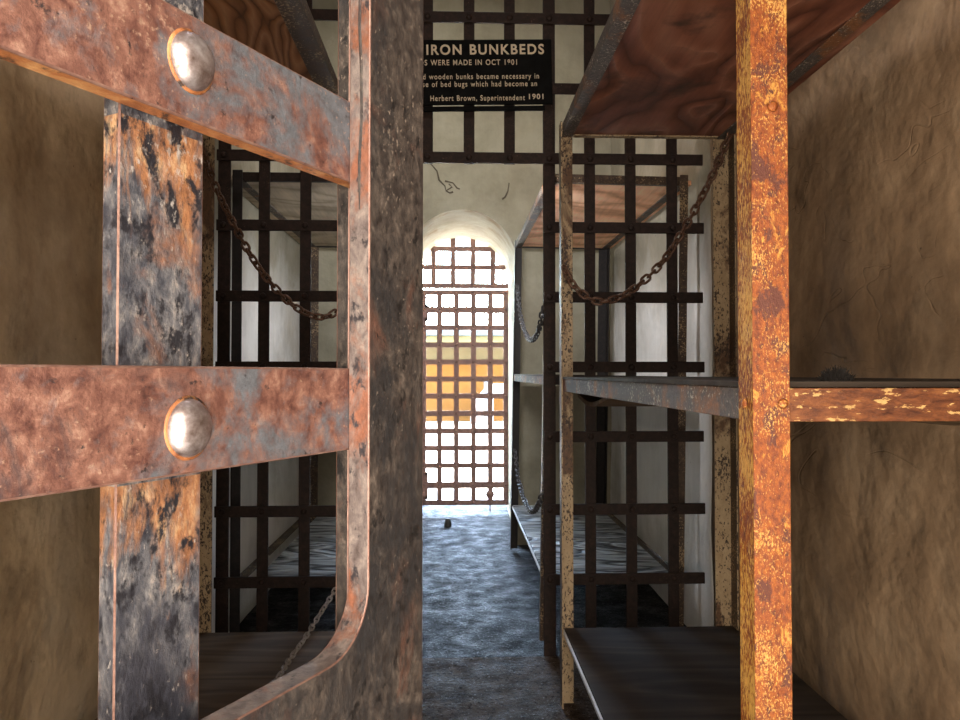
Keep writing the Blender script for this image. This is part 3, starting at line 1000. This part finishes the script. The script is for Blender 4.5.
# ------------------------------------------------------------------ sign
SY = 3.605
sp0, sp1 = at(388, 73, SY), at(552, 71, SY)
sw = sp1.x - sp0.x
sign = thing('information_sign', 'black painted board with cream lettering hung on the lattice above the doorway', 'sign', ((sp0.x + sp1.x) / 2, SY, at(470, 72, SY).z))
sign.rotation_euler = (0, math.radians(-1.3), 0)
MPP = SY / 721.0 * 1.0
sh = 66 * MPP
bm = bmesh.new()
box(bm, -sw / 2, sw / 2, 0.0, 0.012, -sh / 2, sh / 2)
bevel(bm, 0.002)
new_obj('board', bm, 'signboard', sign)
bm = bmesh.new()
box(bm, -sw / 2 + 0.02, sw / 2 - 0.04, 0.004, 0.017, -sh / 2 - 0.030, -sh / 2 - 0.007)
new_obj('lower_batten', bm, 'signboard', sign)
inv = Matrix.Rotation(math.radians(1.3), 3, 'Y')


def sign_text(txt, x0, x1, base_l, cap, bold=0.0):
    """text whose baseline starts at photo (x0, base_l), spans to x1"""
    cu = bpy.data.curves.new('txt', 'FONT')
    cu.body = txt
    cu.size = 1.0
    cu.extrude = 0.012
    cu.space_character = 1.22
    cu.space_word = 1.1
    cu.offset = bold
    ob = bpy.data.objects.new('txt', cu)
    COL.objects.link(ob)
    bpy.context.view_layer.update()
    me = bpy.data.meshes.new_from_object(ob.evaluated_get(bpy.context.evaluated_depsgraph_get()))
    bpy.data.objects.remove(ob)
    xs = [v.co.x for v in me.vertices]
    p0 = inv @ (at(x0, base_l, SY) - Vector(sign.location))
    p1 = inv @ (at(x1, base_l, SY) - Vector(sign.location))
    kx = (p1.x - p0.x) / (max(xs) - min(xs))
    kz = cap * MPP / 0.72
    mn = min(xs)
    for v in me.vertices:
        x, y, z = v.co
        v.co = (p0.x + (x - mn) * kx, -0.0008 - z * 0.05, p0.z + y * kz)
    # one mesh per word
    bm = bmesh.new()
    bm.from_mesh(me)
    bpy.data.meshes.remove(me)
    seen, isl = set(), []
    for v in bm.verts:
        if v in seen:
            continue
        st, grp = [v], []
        seen.add(v)
        while st:
            q = st.pop()
            grp.append(q)
            for e in q.link_edges:
                w_ = e.other_vert(q)
                if w_ not in seen:
                    seen.add(w_)
                    st.append(w_)
        isl.append((min(q.co.x for q in grp), max(q.co.x for q in grp), grp))
    isl.sort(key=lambda t: t[0])
    words, right = [], None
    for a, b, grp in isl:
        if right is None or a - right > 0.42 * cap * MPP:
            words.append([])
        words[-1] += grp
        right = b if right is None else max(right, b)
    for wv in words:
        idx = {q: n_ for n_, q in enumerate(wv)}
        fs_ = {f for q in wv for f in q.link_faces}
        m2_ = bpy.data.meshes.new('lettering')
        m2_.from_pydata([q.co.copy() for q in wv], [], [[idx[q] for q in f.verts] for f in fs_])
        m2_.materials.append(MAT['lettering'])
        o = bpy.data.objects.new('lettering', m2_)
        COL.objects.link(o)
        o.parent = sign
    bm.free()


sign_text('IRON BUNKBEDS', 426.5, 544, 54.6, 10.2, 0.022)
sign_text('DS WERE MADE IN OCT 1901', 419.5, 517, 65.4, 5.6, 0.010)
sign_text('d wooden bunks became necessary in', 423, 539, 79.4, 5.6, 0.006)
sign_text('use of bed bugs which had become an', 419, 537, 87.0, 5.6, 0.006)
sign_text('Herbert Brown, Superintendent', 430.5, 525, 101.0, 5.6, 0.006)
sign_text('1901', 529, 543.5, 99.0, 5.2, 0.025)

# ------------------------------------------------------------------ arch door and transom grille
DY = 7.42
door = thing('lattice_door', 'closed strap-iron lattice door standing in the bright arched passage', 'door', (0.08, DY, 0.0))
DX = [at(x, 400, DY).x - 0.08 for x in (406.5, 423.5, 439.5, 456.3, 473.5, 490.3, 506)]
DZ = [at(465, y, DY).z for y in (292.5, 310, 327.5, 345, 362, 379, 396, 413.5, 431, 448, 465.5, 485, 502.5)]
for x in DX:
    bm = bmesh.new()
    box(bm, x - 0.027, x + 0.027, 0.006, 0.016, DZ[-1] - 0.022, DZ[0] + 0.022)
    new_obj('vertical_bar', bm, 'gate_far', door)
for i, z in enumerate(DZ):
    bm = bmesh.new()
    hh = 0.034 if i in (1, 11) else 0.027
    box(bm, DX[0] - 0.027, DX[-1] + 0.027, -0.005, 0.0055, z - hh, z + hh)
    hb = new_obj('horizontal_bar', bm, 'gate_far', door)
    for x in DX:
        bm = bmesh.new()
        dome(bm, (x, -0.0045, z), '-y', 0.014, 0.009, 8, 3)
        new_obj('rivet', bm, 'gate_far', hb, True)
for y0_, y1_ in ((305, 321), (472, 499)):
    z1, z0 = at(430, y0_, DY).z, at(430, y1_, DY).z
    bm = bmesh.new()
    xx = at(427, 400, DY).x - 0.08
    box(bm, DX[1] - 0.01, xx + 0.01, -0.022, -0.0055, z0, z0 + 0.03)
    box(bm, DX[1] - 0.01, xx + 0.01, -0.022, -0.0055, z1 - 0.03, z1)
    box(bm, xx - 0.02, xx + 0.012, -0.022, -0.0055, z0, z1)
    new_obj('latch_plate', bm, 'gate_far', door)
bm = bmesh.new()
pz = at(490, 494, DY)
dome(bm, (pz.x - 0.08, -0.0055, pz.z), '-y', 0.045, 0.02, 14, 4)
box(bm, pz.x - 0.08 - 0.006, pz.x - 0.08 + 0.006, -0.02, -0.008, 0.007, pz.z)
new_obj('drop_bolt', bm, 'gate_far', door)

trans = thing('transom_grille', 'half-round iron grille filling the arch above the lattice door', 'grille', (0.08, DY, at(465, 286, DY).z - 0.022))
tz0 = at(465, 286, DY).z
ztop = 2.84


def arch_z(x):
    t = (x + 0.0) / 0.486
    return 2.34 + 0.494 * math.sqrt(max(0, 1 - t * t))


for px in (414, 433.5, 453, 473, 493):
    x = at(px, 300, DY).x - 0.08
    bm = bmesh.new()
    box(bm, x - 0.026, x + 0.026, 0.006, 0.016, tz0 - 0.02 - trans.location.z, arch_z(x) - trans.location.z)
    new_obj('vertical_bar', bm, 'gate_far', trans)
for py in (249, 267.3, 286):
    z = at(465, py, DY).z
    t = (z - 2.34) / 0.494
    hwz = 0.486 * math.sqrt(max(0, 1 - t * t)) if z > 2.34 else 0.487
    bm = bmesh.new()
    box(bm, -hwz, hwz, -0.005, 0.0055, z - 0.026 - trans.location.z, z + 0.026 - trans.location.z)
    hb = new_obj('horizontal_bar', bm, 'gate_far', trans)
    for px in (433.5, 453, 473, 493):
        x = at(px, 300, DY).x - 0.08
        if abs(x) < hwz:
            bm = bmesh.new()
            dome(bm, (x, -0.0045, z - trans.location.z), '-y', 0.014, 0.009, 8, 3)
            new_obj('rivet', bm, 'gate_far', hb, True)

bm = bmesh.new()
tube(bm, [(0, 0, 0), (0, 0, 0.05), (0, 0, 0.075)], [0.035, 0.03, 0.02], 10)
fs = new_obj('floor_stop', bm, 'stopper')
fs.location = (-0.055, 6.75, 0.0002)
tag(fs, 'small dark peg standing on the bright floor inside the arched door', 'floor stop')

# ------------------------------------------------------------------ yard beyond
BY = 22.0
yard = thing('adobe_building', 'sunlit orange adobe building with flat roof beyond the barred door', 'building', (0.5, BY, 0))
for nm, mt, x0, x1, y0, y1, z0, z1 in (('wall', 'adobe', -7, 8, 0, 4, -0.02, 1.80), ('upper_wall', 'cream', -7, 8, 0.15, 4, 1.80, 2.30),
                                       ('roof', 'roof', -7.3, 8.3, -2.0, 4.3, 2.28, 2.50), ('fascia', 'fascia', -7.3, 8.3, -2.06, -2.01, 2.48, 2.70)):
    bm = bmesh.new()
    box(bm, x0, x1, y0, y1, z0, z1)
    bevel(bm, 0.02)
    new_obj(nm, bm, mt, yard)
bm = bmesh.new()
a = at(472, 396, BY - 0.8)
pts = [(at(470, 430, BY - 0.8).x, 0.0), (a.x, 0.62), (at(489, 384, BY - 0.8).x, 1.16), (at(520, 384, BY - 0.8).x, 1.16), (at(520, 384, BY - 0.8).x, 0.95), (at(493, 396, BY - 0.8).x, 0.85), (at(493, 396, BY - 0.8).x, 0.0)]
prism(bm, pts, 'y', -0.12, 0.12)
rm = new_obj('stair_parapet', bm, 'white')
rm.location = (0, BY - 0.9, -0.02)
tag(rm, 'white sloping parapet in front of the orange building', 'parapet')
bm = bmesh.new()
px_ = at(486.5, 400, BY - 1.3).x
box(bm, -0.085, 0.085, -0.08, 0.08, 0, 1.25)
bevel(bm, 0.01)
po = new_obj('bollard_post', bm, 'bluegrey')
po.location = (px_, BY - 1.5, -0.02)
tag(po, 'blue-grey post standing in the sunny yard', 'post')

# ------------------------------------------------------------------ light
w = bpy.data.worlds.new('sky')
SC.world = w
w.use_nodes = True
bg = w.node_tree.nodes['Background']
sky = w.node_tree.nodes.new('ShaderNodeTexSky')
sky.sky_type = 'NISHITA'
sky.sun_disc = False
sky.sun_elevation = math.radians(50)
sky.sun_rotation = math.radians(120)
sky.air_density = 1.2
sky.dust_density = 1.5
tint = w.node_tree.nodes.new('ShaderNodeMix')
tint.data_type = 'RGBA'
tint.blend_type = 'MULTIPLY'
tint.inputs[0].default_value = 1.0
tint.inputs[7].default_value = (1.0, 1.0, 1.0, 1)
w.node_tree.links.new(sky.outputs[0], tint.inputs[6])
w.node_tree.links.new(tint.outputs[2], bg.inputs['Color'])
bg.inputs['Strength'].default_value = 12.5


def light(name, kind, loc, rot, energy, color, **kw):
    ld = bpy.data.lights.new(name, kind)
    ld.energy = energy
    ld.color = color
    for a, b in kw.items():
        setattr(ld, a, b)
    o = bpy.data.objects.new(name, ld)
    COL.objects.link(o)
    o.location = loc
    o.rotation_euler = rot
    return o


sun = light('sun', 'SUN', (0, 0, 20), (0, 0, 0), 70.0, (1.0, 0.93, 0.82), angle=0.01)
sun.rotation_euler = Vector((-0.62, 0.42, -1.0)).to_track_quat('-Z', 'Y').to_euler()
# added wide soft sun standing in for horizon glare through the far door
far_fill = light('horizon_fill', 'SUN', (0, 30, 10), (0, 0, 0), 11.0, (0.96, 0.98, 1.0), angle=1.5)
far_fill.rotation_euler = Vector((0.0, -1.0, -0.16)).to_track_quat('-Z', 'Y').to_euler()
# added unseen light behind the lattice, over its doorway, to brighten the rear walls
rear_fill = light('rear_cell_fill', 'AREA', (0.07, 3.72, 2.38), (0, 0, 0), 34.0, (0.96, 0.97, 1.0), shape='RECTANGLE', size=0.7, size_y=0.16)
rear_fill.rotation_euler = Vector((0.0, 1.0, -0.25)).to_track_quat('-Z', 'Y').to_euler()
# daylight through the front doorway behind the camera
light('doorway_daylight', 'AREA', (-0.05, YF - 0.03, 1.15), (PI / 2, 0, 0), 94.0, (1.0, 0.87, 0.73), shape='RECTANGLE', size=1.0, size_y=2.1)
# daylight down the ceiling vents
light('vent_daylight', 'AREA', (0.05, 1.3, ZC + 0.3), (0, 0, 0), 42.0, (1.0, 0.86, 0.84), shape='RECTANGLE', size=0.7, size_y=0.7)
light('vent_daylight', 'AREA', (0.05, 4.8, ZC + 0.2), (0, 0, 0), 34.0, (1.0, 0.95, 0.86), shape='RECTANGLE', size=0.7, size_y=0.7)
# sky portal in the far arch
pt = light('arch_portal', 'AREA', (0.08, 7.95, 1.4), (-PI / 2, 0, 0), 1.0, (1, 1, 1), shape='RECTANGLE', size=1.1, size_y=2.9)
pt.data.cycles.is_portal = True

SC.view_settings.view_transform = 'Standard'
SC.view_settings.look = 'None'
SC.view_settings.gamma = 1.0
SC.view_settings.exposure = 0.0
SC.cycles.use_denoising = True
SC.cycles.max_bounces = 10
SC.cycles.diffuse_bounces = 6
SC.cycles.sample_clamp_indirect = 8.0
